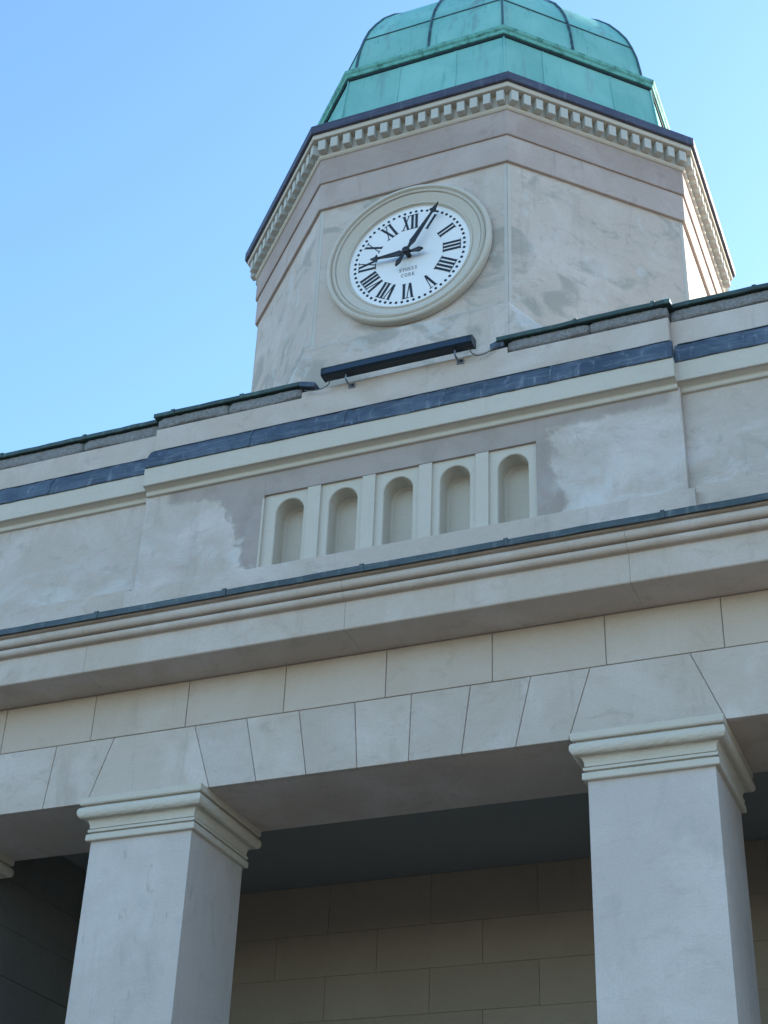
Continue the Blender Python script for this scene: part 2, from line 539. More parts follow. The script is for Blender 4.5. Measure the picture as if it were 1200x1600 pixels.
# niches
niches = empty_part('niche_row', porch)
RN = .118
ZS = 8.232 - RN
cents = [-4.716, -4.262, -3.805, -3.347, -2.890]
mull = [(-4.560, -4.449), (-4.097, -3.990), (-3.632, -3.526), (-3.177, -3.075)]
bounds = [NX0, -4.5045, -4.0435, -3.579, -3.126, NX1]
for i, cx in enumerate(cents):
    bm = B()
    a0 = NX0 if i == 0 else mull[i - 1][1]
    a1 = NX1 if i == 4 else mull[i][0]
    yf, yb = .062, .235
    n = 18
    zt = ZN1
    op = [(cx - RN, ZN0)] + [(cx - RN * math.cos(math.pi * k / n), ZS + RN * math.sin(math.pi * k / n)) for k in range(n + 1)] + [(cx + RN, ZN0)]
    # outer contour points matched to the opening
    out = [(a0, ZN0)] + [(a0 + (a1 - a0) * k / n, zt) if 0 < k < n else ((a0, zt) if k == 0 else (a1, zt)) for k in range(n + 1)] + [(a1, ZN0)]
    out[1] = (a0, zt)
    fo = [bm.verts.new((x, yf, z)) for x, z in out]
    rr = .012
    def inset(pts, d):
        r = []
        for x, z in pts:
            if z <= ZS + 1e-6:
                r.append((x + (d if x < cx else -d), z))
            else:
                ang = math.atan2(z - ZS, x - cx)
                r.append((cx + (RN - d) * math.cos(ang), ZS + (RN - d) * math.sin(ang)))
        return r
    f1 = [bm.verts.new((x, yf, z)) for x, z in inset(op, -.006)]
    f2 = [bm.verts.new((x, yf + .006, z)) for x, z in op]
    f3 = [bm.verts.new((x, yb - .02, z)) for x, z in op]
    f4 = [bm.verts.new((x, yb, z)) for x, z in inset(op, .02)]
    for p, q in ((fo, f1), (f1, f2), (f2, f3), (f3, f4)):
        for k in range(len(p) - 1):
            bm.faces.new((p[k], q[k], q[k + 1], p[k + 1]))
    o = obj('niche', bm, 'cream', niches)
    obj('niche_back', prism_xz([(x, z) for x, z in inset(op, .019)], yb - .0005, yb + .03), 'cream', niches)
for a, b in mull:
    bm = B()
    add_sweep_x(bm, [(.044, ZN0), (.041, ZN0 + .01), (.041, ZN1 - .004), (.10, ZN1 - .002), (.10, ZN0)], a, b)
    obj('mullion', bm, 'cream', niches)
obj('niche_sill', box(NX0, NX1, .0205, .35, 7.45, ZN0 + .0008), 'render', niches)
obj('niche_edge', box(NX0 - .012, NX0 + .004, .036, .075, ZN0 + .002, ZN1 - .03), 'cream', niches)

# attic cornice (cream), lead apron, parapet wall, coping stone, copper coping
def attic_run(x0, x1, dy, ex0=0, ex1=0, first=False):
    P = empty_part('parapet_run', porch)
    def sw(name, prof, mat, a, b, segs=1, jit=0.0):
        bm = B()
        add_sweep_x(bm, [(y + dy, z) for y, z in prof], a, b, segs, jit)
        return obj(name, bm, mat, P)
    z = 0.0
    sw('attic_cornice', [(.06, 8.492), (.018, 8.497), (.012, 8.505), (.012, 8.530)] +
       [(.006, 8.537), (-.028, 8.551), (-.046, 8.556), (-.052, 8.553), (-.058, 8.558), (-.060, 8.7225), (.35, 8.723), (.35, 8.492)],
       'cream', x0 - ex0, x1 + ex1)
    sw('parapet_wall', [(.0, 8.70), (.0, 9.150), (.006, 9.156), (.35, 9.156), (.35, 8.70)], 'render', x0, x1)
    return P, sw

C1, C2 = CL + .005, CR - .005
P, sw = attic_run(C1, C2, 0.0, .025, .022)
lead = [(-.066, 8.722), (-.072, 8.728), (-.072, 8.742), (-.065, 8.747), (-.063, 8.80), (-.052, 8.840), (-.010, 8.918), (.0, 8.918), (.0, 8.722)]
def leads(sw, xs_):
    for a, b in zip(xs_, xs_[1:]):
        n = max(4, int((b - a) / .09))
        sw('lead_apron', lead, 'lead', a + .0015, b - .0015, n, .0034)
    sw('apron_shadow_line', [(-.013, 8.916), (-.015, 8.920), (-.010, 8.929), (.01, 8.929), (.01, 8.916)], 'lampgreen', xs_[0] + .02, xs_[-1] - .02, 40, .0012)  # thin dark strip standing in for the shadow line along the apron's top edge
    for x in xs_[1:-1]:
        sw('lead_lap', [(y - .005, z_ + .003) for y, z_ in lead], 'lead', x - .004, x + .018)
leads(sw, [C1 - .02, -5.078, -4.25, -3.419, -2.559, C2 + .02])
# rough coping stones
def rough_stone(x0, x1, dy, z0, z1, parent, name='coping_stone'):
    bm = B()
    n = max(3, int((x1 - x0) / .022))
    rows = [(.004, z0), (-.004, z0 + .012), (-.006, (z0 + z1) / 2), (-.003, z1 - .012), (.003, z1)]
    rings = []
    ph = random.uniform(0, 9)
    for i in range(n + 1):
        x = x0 + (x1 - x0) * i / n
        w = .010 * math.sin(x * 3.1 + ph) + .006 * math.sin(x * 11 + ph)
        e = min(1, min(i, n - i) / 2.0)
        ring = []
        for k, (y, z_) in enumerate(rows):
            zz = z_ + (w + random.uniform(-.004, .004)) * (1 - k / 4.0) + (1 - e) * .012 * (1 if k < 2 else (-1 if k > 3 else 0))
            ring.append(bm.verts.new((x, y + dy + random.uniform(-.0045, .0045) + (1 - e) * .012, zz)))
        ring.append(bm.verts.new((x, .3 + dy, z1)))
        ring.append(bm.verts.new((x, .3 + dy, z0 - .02)))
        rings.append(ring)
    m_ = len(rings[0])
    for a, b in zip(rings, rings[1:]):
        for i in range(m_):
            bm.faces.new((a[i], a[(i + 1) % m_], b[(i + 1) % m_], b[i]))
    bm.faces.new(rings[0])
    bm.faces.new(rings[-1][::-1])
    return obj(name, bm, 'granite', parent, smooth=True)

cop = [(-.028, 9.262), (-.034, 9.266), (-.034, 9.300), (-.028, 9.306), (.30, 9.318), (.30, 9.27), (-.02, 9.268)]
def copings(sw, xs_, dz=0.0):
    for a, b in zip(xs_, xs_[1:]):
        n = max(4, int((b - a) / .12))
        sw('copper_coping', [(y, z_ + dz) for y, z_ in cop], 'coping', a + .001, b - .001, n, .0022)
    for x in xs_[1:-1]:
        sw('coping_lap', [(y - .006, z_ + dz + (.007 if z_ > 9.28 else -.003)) for y, z_ in cop], 'coping', x - .016, x + .016)
copings(sw, [C1 - .03, -5.846, -5.2, -4.68])
copings(sw, [-2.985, -2.35, -1.747, C2 + .03])
rough_stone(C1 + .003, -5.33, 0, 9.160, 9.262, P)
rough_stone(-5.325, -4.665, 0, 9.165, 9.260, P)
rough_stone(-2.90, -2.25, 0, 9.172, 9.262, P)
rough_stone(-2.245, C2 - .003, 0, 9.165, 9.262, P)
# bent-up lead ends at the gap in the coping
bm = B()
add_prism_xz(bm, [(-4.68, 9.262), (-4.545, 9.222), (-4.53, 9.262), (-4.60, 9.285), (-4.68, 9.306)], -.03, .12)
obj('flashing_end', bm, 'lead', P)
bm = B()
add_prism_xz(bm, [(-2.985, 9.285), (-3.045, 9.262), (-3.040, 9.205), (-2.93, 9.225), (-2.93, 9.27)], -.012, .02)
obj('flashing_end', bm, 'lead', P)
obj('parapet_infill', box(-4.66, -2.905, .0025, .3, 9.14, 9.210), 'render', P)

P, sw = attic_run(X0, C1 - .0005, .07)
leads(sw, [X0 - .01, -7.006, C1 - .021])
copings(sw, [X0 - .03, -7.6, -6.751, C1 - .0305])
rough_stone(X0, -6.775, .07, 9.160, 9.262, P)
rough_stone(-6.76, C1 - .004, .07, 9.160, 9.262, P)
P, sw = attic_run(C2 + .0005, X1, .07)
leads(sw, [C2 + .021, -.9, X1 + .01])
copings(sw, [C2 + .0305, -1.0, -.1, X1 + .03])
rough_stone(C2 + .004, -.8, .07, 9.160, 9.262, P)
rough_stone(-.79, X1, .07, 9.160, 9.262, P)
obj('roof', box(X0 + .05, X1 - .05, .41, 5.6, 7.10, 9.02), 'roof', porch)

# portico ceiling, rear and side walls
CZ = 6.2
obj('ceiling', box(-7.5, -.14, .889, 3.1, CZ, CZ + .05), 'ceiling', porch)
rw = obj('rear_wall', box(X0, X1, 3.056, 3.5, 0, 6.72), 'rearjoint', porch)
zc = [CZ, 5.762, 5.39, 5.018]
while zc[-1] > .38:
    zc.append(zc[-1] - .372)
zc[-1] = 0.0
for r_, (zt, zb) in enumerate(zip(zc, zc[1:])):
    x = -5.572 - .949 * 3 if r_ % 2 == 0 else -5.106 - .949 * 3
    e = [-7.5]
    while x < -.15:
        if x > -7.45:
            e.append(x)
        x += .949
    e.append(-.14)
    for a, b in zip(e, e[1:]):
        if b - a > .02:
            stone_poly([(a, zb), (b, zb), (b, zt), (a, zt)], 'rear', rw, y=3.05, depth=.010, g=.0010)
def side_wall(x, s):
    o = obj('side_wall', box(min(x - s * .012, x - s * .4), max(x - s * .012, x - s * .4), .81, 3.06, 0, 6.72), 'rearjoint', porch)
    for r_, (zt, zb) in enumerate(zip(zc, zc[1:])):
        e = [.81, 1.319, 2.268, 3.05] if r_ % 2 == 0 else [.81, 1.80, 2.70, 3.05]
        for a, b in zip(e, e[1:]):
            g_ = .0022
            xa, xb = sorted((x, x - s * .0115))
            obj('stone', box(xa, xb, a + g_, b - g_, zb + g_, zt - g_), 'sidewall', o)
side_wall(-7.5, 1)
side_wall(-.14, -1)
obj('main_block', box(X0 - .6, X1 + .6, 3.501, 13, 0, 7.05), 'render', porch)
obj('porch_floor', box(X0 - .1, X1 + .1, -.45, 3.05, .0, .15), 'stone', porch)

# ------------------------------------------------------------------ pillars
def ring_sweep(bm, prof, w, d):
    """square moulding: prof (outset, z) round a w x d rectangle centred on the origin"""
    rings = []
    for o_, z in prof:
        hx, hy = w / 2 + o_, d / 2 + o_
        rings.append([bm.verts.new(p) for p in ((-hx, -hy, z), (hx, -hy, z), (hx, hy, z), (-hx, hy, z))])
    for a, b in zip(rings, rings[1:]):
        for i in range(4):
            bm.faces.new((a[i], a[(i + 1) % 4], b[(i + 1) % 4], b[i]))
    bm.faces.new(rings[0])
    bm.faces.new(rings[-1][::-1])

PW, PD = .816, .79
def make_pillar(label):
    t = thing('pillar', label, 'pillar', (0, 0, 0), 'square pillars of the portico')
    bm = B()
    ring_sweep(bm, [(.0, .32), (.0, 5.545)], PW, PD)
    obj('shaft', bm, 'shaft', t)
    bm = B()
    ring_sweep(bm, [(.06, .151), (.06, .30), (.04, .315), (.001, .322)], PW, PD)
    obj('base', bm, 'shaft', t)
    cap = B()
    ring_sweep(cap, [(.001, 5.536), (.026, 5.538), (.031, 5.544), (.031, 5.582), (.026, 5.587), (.006, 5.590)], PW, PD)
    c = obj('capital', cap, 'cream', t)
    bm = B()
    pr = [(.006, 5.5905), (.004, 5.599), (.024, 5.602), (.026, 5.622), (.006, 5.625), (.006, 5.631)]
    pr += [(0.016 + .024 * (1 - math.cos(R(a))), 5.632 + .060 * math.sin(R(a))) for a in (0, 20, 40, 60, 80)]
    pr += [(.042, 5.694)]
    obj('neck', bm_fill(bm, pr), 'cream', c, smooth=False)
    bm = B()
    pr = [(.042, 5.6942)] + [(.062 + .033 * math.cos(R(a)), 5.738 + .043 * math.sin(R(a))) for a in range(-100, 101, 20)] + [(.054, 5.783)]
    obj('torus', bm_fill(bm, pr), 'cream', c)
    bm = B()
    pr = [(.054, 5.7832), (.056, 5.790), (.080, 5.793), (.087, 5.802), (.089, 5.842), (.084, 5.8475)]
    obj('abacus', bm_fill(bm, pr), 'cream', c)
    return t
def bm_fill(bm, pr):
    ring_sweep(bm, pr, PW, PD)
    return bm

def copy_tree(o, parent=None):
    c = o.copy()
    COL.objects.link(c)
    if parent:
        c.parent = parent
    for ch in list(o.children):
        copy_tree(ch, c)
    return c

# worn, slightly wavy mouldings: subdivide and jitter the capital pieces a little
pil = make_pillar('square rendered pillar with cream capital at lower left, its shaded side in view')
def roughen(o, cuts, amt, seed):
    rnd = random.Random(seed)
    bm = bmesh.new()
    bm.from_mesh(o.data)
    ed = [e for e in bm.edges if e.calc_length() > .5]
    bmesh.ops.subdivide_edges(bm, edges=ed, cuts=cuts, use_grid_fill=True)
    for v_ in bm.verts:
        v_.co.z += rnd.uniform(-amt, amt)
        v_.co.x += rnd.uniform(-amt, amt)
        v_.co.y += rnd.uniform(-amt, amt)
    bm.to_mesh(o.data)
    bm.free()
for o in pil.children:
    if o.name.startswith('capital'):
        for i, ch in enumerate([o] + list(o.children)):
            roughen(ch, 26, (.0005, .0005, .0010, .0014)[i % 4], i)
PX = [(-5.658, 'square rendered pillar with cream capital at lower left, its shaded side in view'),
      (-1.988, 'square rendered pillar with cream capital standing at the lower right of the photo'),
      (-7.845, 'far left pillar, only the shadowed corner of its capital showing'),
      (.268, 'end pillar at the far right of the portico, beside the lower right pillar')]
for i, (x, lab) in enumerate(PX):  # one pillar, then copies
    o = pil if i == 0 else copy_tree(pil)
    o.location = (x, PD / 2 + .0, 0)
    o['label'] = lab

# ------------------------------------------------------------------ clock tower
YC = .16 + 2.125
T22 = math.tan(R(22.5))
def octv(a, z, k, cx=XC, cy=YC):
    r_ = a / math.cos(R(22.5))
    an = R(-112.5 + 45 * k)
    return Vector((cx + r_ * math.cos(an), cy + r_ * math.sin(an), z))
def oct_sweep(prof, cap=True):
    bm = B()
    rings = [[bm.verts.new(octv(a, z, k)) for k in range(8)] for a, z in prof]
    for p, q in zip(rings, rings[1:]):
        for k in range(8):
            bm.faces.new((p[k], p[(k + 1) % 8], q[(k + 1) % 8], q[k]))
    if cap:
        bm.faces.new(rings[0][::-1])
        bm.faces.new(rings[-1])
    return bm
plate_later = []
tower = thing('clock_tower', 'octagonal rendered clock tower with dentil cornice and green copper dome rising behind the parapet',
              'tower', (XC, YC, 8.9))
obj('tower_wall', oct_sweep([(2.113, 8.9), (2.113, 11.385)]), 'tower', tower)
for k in range(8):
    for u0, u1 in ((0.0006, .018), (.982, .9994)):
        plate_later.append((k, u0, u1))
obj('lower_band', oct_sweep([(2.139, 11.377), (2.142, 11.385), (2.142, 11.690)]), 'band_light', tower)
obj('upper_band', oct_sweep([(2.156, 11.682), (2.160, 11.691), (2.160, 11.985)]), 'band', tower)
tc = obj('tower_cornice', oct_sweep([(2.168, 11.972), (2.182, 11.985), (2.186, 12.000), (2.178, 12.010), (2.178, 12.150),
                                     (2.262, 12.152), (2.268, 12.158), (2.268, 12.222)]), 'cream', tower)
rim = obj('lead_rim', oct_sweep([(2.292, 12.204), (2.298, 12.210), (2.298, 12.298), (2.288, 12.306), (2.10, 12.36)]), 'rim', tower)
# seams on the rim
dm = B()
add_box(dm, -.0355, .0355, -.070, .0, 0, .122)
bmesh.ops.bevel(dm, geom=[e for e in dm.edges], offset=.003, segments=1, affect='EDGES')
dme = None
for k in range(8):
    an = R(-90 + 45 * k)
    nrm = Vector((math.cos(an), math.sin(an), 0))
    tan = Vector((-math.sin(an), math.cos(an), 0))
    for i in range(15):
        p = Vector((XC, YC, 0)) + nrm * 2.178 + tan * ((i - 7) * .1225) + Vector((0, 0, 12.022))
        if dme is None:
            dme = bpy.data.meshes.new('dentil')
            dm.to_mesh(dme)
            dm.free()
            dme.materials.append(M['dentil'])
        d = bpy.data.objects.new('dentil', dme)
        COL.objects.link(d)
        d.parent = tc
        d.location = p - Vector((XC, YC, 8.9))
        d.rotation_euler = (random.uniform(-.01, .01), 0, an + math.pi / 2 + random.uniform(-.012, .012))
        d.scale = (random.uniform(.94, 1.04), random.uniform(.95, 1.03), 1)

def plate(name, k, prof, u0, u1, mat, parent, smooth=False, th=.008, n=3):
    """one sheet on octagon side k, prof of (apothem, z); u0..u1 fraction of the side; th thick, edges closed"""
    bm = B()
    g = []
    for d in (0.0, th):
        rows = []
        for a, z in prof:
            p, q = octv(a - d, z - d * .2, k), octv(a - d, z - d * .2, k + 1)
            rows.append([bm.verts.new(p.lerp(q, u0 + (u1 - u0) * i / n)) for i in range(n + 1)])
        g.append(rows)
    for rows in g:
        for a, b in zip(rows, rows[1:]):
            for i in range(n):
                bm.faces.new((a[i], a[i + 1], b[i + 1], b[i]))
    A, C_ = g
    for r_ in (0, -1):
        for i in range(n):
            bm.faces.new((A[r_][i], A[r_][i + 1], C_[r_][i + 1], C_[r_][i]))
    for r_ in range(len(A) - 1):
        for i in (0, n):
            bm.faces.new((A[r_][i], A[r_ + 1][i], C_[r_ + 1][i], C_[r_][i]))
    o = obj(name, bm, mat, parent, smooth=smooth)
    if smooth:
        md_ = o.modifiers.new('edges', 'EDGE_SPLIT')
        md_.split_angle = R(35)
    return o

for k, u0, u1 in plate_later:
    plate('corner_bead', k, [(2.1148, 9.0), (2.1148, 11.376)], u0, u1, 'bead', tower, th=.004, n=1)
skirt_prof = [(1.985, 12.335), (1.960, 12.70), (1.905, 13.262)]
sk = obj('copper_skirt', oct_sweep([(a - .012, z) for a, z in skirt_prof]), 'seam', tower)
for k in range(8):
    us = [0, .34, .70, 1] if k % 2 == 0 else [0, .26, .72, 1]
    for a, b in zip(us, us[1:]):
        plate('copper_sheet', k, skirt_prof, a + .003, b - .003, 'copper', sk)
    for u_ in us[1:-1]:
        plate('standing_seam', k, [(a + .009, z) for a, z in skirt_prof[:-1]] + [(1.910, 13.25)], u_ - .006, u_ + .006, 'copper', sk)
obj('eaves_shade_strip', oct_sweep([(1.90, 13.240), (1.922, 13.243), (1.924, 13.262), (1.86, 13.264)]), 'lampgreen', tower)  # dark band coloured in as the shade beneath the eaves moulding
obj('eaves_moulding', oct_sweep([(1.86, 13.262), (1.938, 13.264), (1.942, 13.272), (1.942, 13.300), (1.956, 13.316), (1.960, 13.352), (1.93, 13.370), (1.84, 13.40), (1.80, 13.44)]), 'mossy', tower)

dome_prof = [(1.835, 13.40), (1.820, 13.58), (1.790, 13.80), (1.745, 13.99), (1.690, 14.17), (1.610, 14.35), (1.510, 14.54), (1.385, 14.72),
             (1.24, 14.88), (1.06, 15.03), (.86, 15.15), (.62, 15.25), (.38, 15.31), (.20, 15.335)]
SEAM = 3
dome = obj('dome', oct_sweep([(a - .014, z - .004) for a, z in dome_prof]), 'seam', tower, label='ribbed octagonal dome of green copper')
tiers = [dome_prof[:4], dome_prof[3:9], dome_prof[8:]]
for k in range(8):
    for t_, pr in enumerate(tiers):
        lo = 0 if t_ == 0 else 1
        pr2 = [(a, z + (.006 if i == 0 and t_ else 0)) for i, (a, z) in enumerate(pr)]
        for u0, u1 in ((.002, .497), (.503, .998)):
            plate('copper_sheet', k, pr2, u0, u1, 'copper_dome', dome, smooth=True)
    # rib up the middle of the side (flat strap with a standing seam)
    for name, w_, out, mt in (('rib', .017, .009, 'rib'), ('rib_seam', .005, .024, 'rib')):
        bm = B()
        rows = []
        for i, (a, z) in enumerate(dome_prof[:-2]):
            p = (octv(a, z, k) + octv(a, z, k + 1)) / 2
            an = R(-90 + 45 * k)
            nr = Vector((math.cos(an), math.sin(an), .0))
            a2, z2 = dome_prof[i + 1]
            sl_ = Vector((a2 - a, z2 - z)).normalized()
            nn = nr * sl_.y + Vector((0, 0, -sl_.x))
            tn = Vector((-math.sin(an), math.cos(an), 0))
            rows.append([bm.verts.new(p + tn * w_ - nn * .004), bm.verts.new(p + tn * w_ * .8 + nn * out), bm.verts.new(p - tn * w_ * .8 + nn * out), bm.verts.new(p - tn * w_ - nn * .004)])
        for a_, b_ in zip(rows, rows[1:]):
            for i in range(4):
                bm.faces.new((a_[i], a_[(i + 1) % 4], b_[(i + 1) % 4], b_[i]))
        bm.faces.new(rows[0])
        bm.faces.new(rows[-1][::-1])
        obj(name, bm, mt, dome, smooth=False)
    # hip roll
    obj('hip_roll', tube([octv(a + .006, z, k) for a, z in dome_prof[:-1]], .013, 6), 'seam', dome, smooth=True)
    obj('eaves_hip', tube([octv(a + .004, z, k) for a, z in skirt_prof], .009, 6), 'copper', sk, smooth=True)
    # horizontal lap
    for zi in (3, 8):
        a, z = dome_prof[zi]
        obj('lap_seam', tube([octv(a + .004, z, k), octv(a + .004, z, k + 1)], .008, 6), 'seam', dome)
bm = oct_sweep([(.24, 15.30), (.26, 15.34), (.20, 15.40), (.12, 15.46), (.10, 15.62), (.16, 15.70), (.16, 15.78), (.08, 15.86), (.02, 16.3)])
obj('finial', bm, 'copper', tower)

# square plinth of the tower with broached corners
yp = .104
XL_, XR_ = -4.715, -2.925
bm = B()
add_sweep_x(bm, [(yp, 8.95), (yp, 9.745), (yp + .012, 9.765), (.17, 9.785), (.6, 9.785), (.6, 8.95)], XL_, XR_)
obj('tower_plinth', bm, 'tower', tower)
for s in (1, -1):
    bx = XC + s * (XR_ - XC)
    A = (bx, .150, 9.782)
    pts = [A, (bx + s * .56, .155 + .50, 9.28), (bx + s * .95, .155 + .60, 8.92), (bx + s * .30, .02 + .10, 8.92), (bx - s * .002, yp + .003, 9.745), (bx - s * .002, yp + .003, 8.92), (bx - s * .01, .9, 8.92), (bx - s * .01, .9, 9.7)]
    bm = B()
    vs = [bm.verts.new(p) for p in pts]
    bmesh.ops.convex_hull(bm, input=vs)
    obj('broach', bm, 'tower', tower)

# ------------------------------------------------------------------ clock
ZK = 10.562
clock = thing('tower_clock', 'round white clock with roman numerals and black hands, in a cream surround', 'clock', (XC, .16, ZK))
def lathe(prof, n=96, cz=ZK):
    """prof: (radius, y), revolved about the clock axis"""
    bm = B()
    rings = []
    for r_, y in prof:
        rings.append([bm.verts.new((XC + r_ * math.sin(2 * math.pi * k / n), y, cz + r_ * math.cos(2 * math.pi * k / n))) for k in range(n)])
    for a, b in zip(rings, rings[1:]):
        for k in range(n):
            bm.faces.new((a[k], a[(k + 1) % n], b[(k + 1) % n], b[k]))
    return bm
ZR = ZK + .012
prof = [(.775, .17), (.778, .150), (.778, .118), (.772, .104), (.758, .096), (.742, .098), (.734, .112), (.729, .124), (.723, .112), (.708, .100), (.694, .106), (.690, .122), (.686, .124),
        (.684, .116), (.640, .132), (.602, .146), (.598, .138), (.584, .138), (.580, .152), (.572, .162), (.560, .166)]
prof = [(r_ * .962, y - .004) for r_, y in prof]
sr = obj('surround', lathe(prof, 112, ZR), 'cream', clock, smooth=True)
md = sr.modifiers.new('edges', 'EDGE_SPLIT')
md.split_angle = R(40)
bm = lathe([(.554, .156), (.547, .150), (.541, .150), (.537, .158)], 96)
obj('bezel', bm, 'dial', clock, smooth=True)
bm = B()
vs = [bm.verts.new((XC + .550 * math.sin(2 * math.pi * k / 96), .156, ZK + .550 * math.cos(2 * math.pi * k / 96))) for k in range(96)]
bm.faces.new(vs)
vs2 = [bm.verts.new((v_.co.x, .171, v_.co.z)) for v_ in vs]
bm.faces.new(vs2[::-1])
for k in range(96):
    bm.faces.new((vs[k], vs2[k], vs2[(k + 1) % 96], vs[(k + 1) % 96]))
dial = obj('dial', bm, 'dial', clock)
YD = .1555
RD = .540
def quads(polys, y, thick, xf=lambda u, v: (u, v)):
    bm = B()
    for poly in polys:
        add_prism_xz(bm, [xf(*p) for p in poly], y - thick, y)
    return bm
def bar(u0, v0, u1, v1, w_):
    return [(u0 - w_ / 2, v0), (u0 + w_ / 2, v0), (u1 + w_ / 2, v1), (u1 - w_ / 2, v1)]
def glyph_polys(txt, h):
    W = {'I': .038, 'V': .074, 'X': .078}
    tot = sum(W[c] for c in txt)
    u = -tot / 2
    out = []
    tk, th, sf = .0215, .0075, .0045
    for c in txt:
        w_ = W[c]
        m_ = u + w_ / 2
        if c == 'I':
            out.append(bar(m_, -h / 2, m_, h / 2, tk))
            out.append([(m_ - .017, h / 2 - sf), (m_ + .017, h / 2 - sf), (m_ + .017, h / 2 + .0005), (m_ - .017, h / 2 + .0005)])
            out.append([(m_ - .017, -h / 2 - .0005), (m_ + .017, -h / 2 - .0005), (m_ + .017, -h / 2 + sf), (m_ - .017, -h / 2 + sf)])
        elif c == 'V':
            out.append(bar(u + .018, h / 2, m_ + .003, -h / 2, tk))
            out.append(bar(u + w_ - .010, h / 2, m_ + .008, -h / 2, th))
            for a in (u + .018, u + w_ - .010):
                out.append([(a - .017, h / 2 - sf), (a + .015, h / 2 - sf), (a + .015, h / 2 + .0006), (a - .017, h / 2 + .0006)])
        else:
            out.append(bar(u + .018, h / 2, u + w_ - .018, -h / 2, tk))
            out.append(bar(u + w_ - .012, h / 2, u + .012, -h / 2, th))
            for a in (u + .018, u + w_ - .012):
                out.append([(a - .016, h / 2 - sf), (a + .014, h / 2 - sf), (a + .014, h / 2 + .0006), (a - .016, h / 2 + .0006)])
            for a in (u + .012, u + w_ - .018):
                out.append([(a - .014, -h / 2 - .0006), (a + .016, -h / 2 - .0006), (a + .016, -h / 2 + sf), (a - .014, -h / 2 + sf)])
        u += w_
    return out
NUM = ['XII', 'I', 'II', 'III', 'IIII', 'V', 'VI', 'VII', 'VIII', 'IX', 'X', 'XI']
rc, hh = .715 * RD, .160
for i, t_ in enumerate(NUM):
    th_ = R(30 * i)
    def xf(u, v_, th_=th_):
        r_ = rc + v_
        return (XC + r_ * math.sin(th_) + u * math.cos(th_), ZK + r_ * math.cos(th_) - u * math.sin(th_))
    bm = B()
    for j, poly in enumerate(glyph_polys(t_, hh)):
        add_prism_xz(bm, [xf(*p) for p in poly], YD - .0025 - .0002 * j, YD)
    obj('numeral', bm, 'black', dial, label='roman numeral ' + t_)
dotme = None
for i in range(60):
    th_ = R(6 * i)
    if dotme is None:
        bm = B()
        rr = .0128
        add_prism_xz(bm, [(rr * math.cos(2 * math.pi * k / 12), rr * math.sin(2 * math.pi * k / 12)) for k in range(12)], -.0025, 0)
        dotme = bpy.data.meshes.new('minute_dot')
        bmesh.ops.recalc_face_normals(bm, faces=bm.faces[:])
        bm.to_mesh(dotme)
        bm.free()
        dotme.materials.append(M['black'])
    d = bpy.data.objects.new('minute_dot', dotme)
    COL.objects.link(d)
    d.parent = dial
    d.location = (.925 * RD * math.sin(th_), YD - .16, .925 * RD * math.cos(th_))
# maker's name in small serif capitals
def letter(c):
    """polys in a unit box (0..1, 0..1)"""
    tk, th = .20, .08
    def st(x, y0=0, y1=1):
        return [[(x - tk / 2, y0), (x + tk / 2, y0), (x + tk / 2, y1), (x - tk / 2, y1)]]
    def sl(x0, y0, x1, y1, w_):
        return [[(x0 - w_ / 2, y0), (x0 + w_ / 2, y0), (x1 + w_ / 2, y1), (x1 - w_ / 2, y1)]]
    def hz(x0, x1, y):
        return [[(x0, y - th / 2), (x1, y - th / 2), (x1, y + th / 2), (x0, y + th / 2)]]
    def ar(cx, cy, rx, ry, a0, a1, n=10):
        o_ = []
        for i in range(n):
            p = R(a0 + (a1 - a0) * i / n)
            q = R(a0 + (a1 - a0) * (i + 1) / n)
            def wd(a):
                return .06 + .12 * abs(math.cos(a))
            o_.append([(cx + rx * math.cos(p), cy + ry * math.sin(p)), (cx + rx * math.cos(q), cy + ry * math.sin(q)),
                       (cx + (rx - wd(q)) * math.cos(q), cy + (ry - wd(q)) * math.sin(q)), (cx + (rx - wd(p)) * math.cos(p), cy + (ry - wd(p)) * math.sin(p))])
        return o_
    if c == 'T':
        return st(.5) + hz(.05, .95, .96) + hz(.32, .68, .04) + [[(.05, .78), (.11, .78), (.11, .96), (.05, .96)], [(.89, .78), (.95, .78), (.95, .96), (.89, .96)]]
    if c == 'E':
        return st(.28) + hz(.1, .85, .96) + hz(.28, .7, .5) + hz(.1, .88, .04) + [[(.82, .04), (.88, .04), (.88, .24), (.82, .24)], [(.80, .78), (.86, .78), (.86, .96), (.80, .96)]]
    if c == 'K':
        return st(.25) + hz(.08, .42, .96) + hz(.08, .42, .04) + sl(.33, .45, .82, .96, .08) + sl(.46, .55, .82, .04, .2) + hz(.65, .95, .96) + hz(.65, .98, .04)
    if c == 'R':
        return st(.25) + hz(.08, .5, .96) + hz(.25, .5, .5) + hz(.08, .42, .04) + ar(.48, .73, .33, .27, -90, 90) + sl(.5, .5, .85, .04, .2) + hz(.75, .98, .04)
    if c == 'O':
        return ar(.5, .5, .45, .52, 0, 360, 20)
    if c == 'C':
        return ar(.52, .5, .45, .52, 45, 315, 16) + [[(.80, .68), (.86, .68), (.86, .98), (.80, .98)]]
    if c == 'S':
        return ar(.5, .74, .32, .28, 20, 250, 10) + ar(.5, .28, .34, .30, -160, 70, 10) + sl(.32, .62, .62, .42, .2) + [[(.76, .72), (.81, .72), (.81, .98), (.76, .98)], [(.16, .02), (.21, .02), (.21, .28), (.16, .28)]]
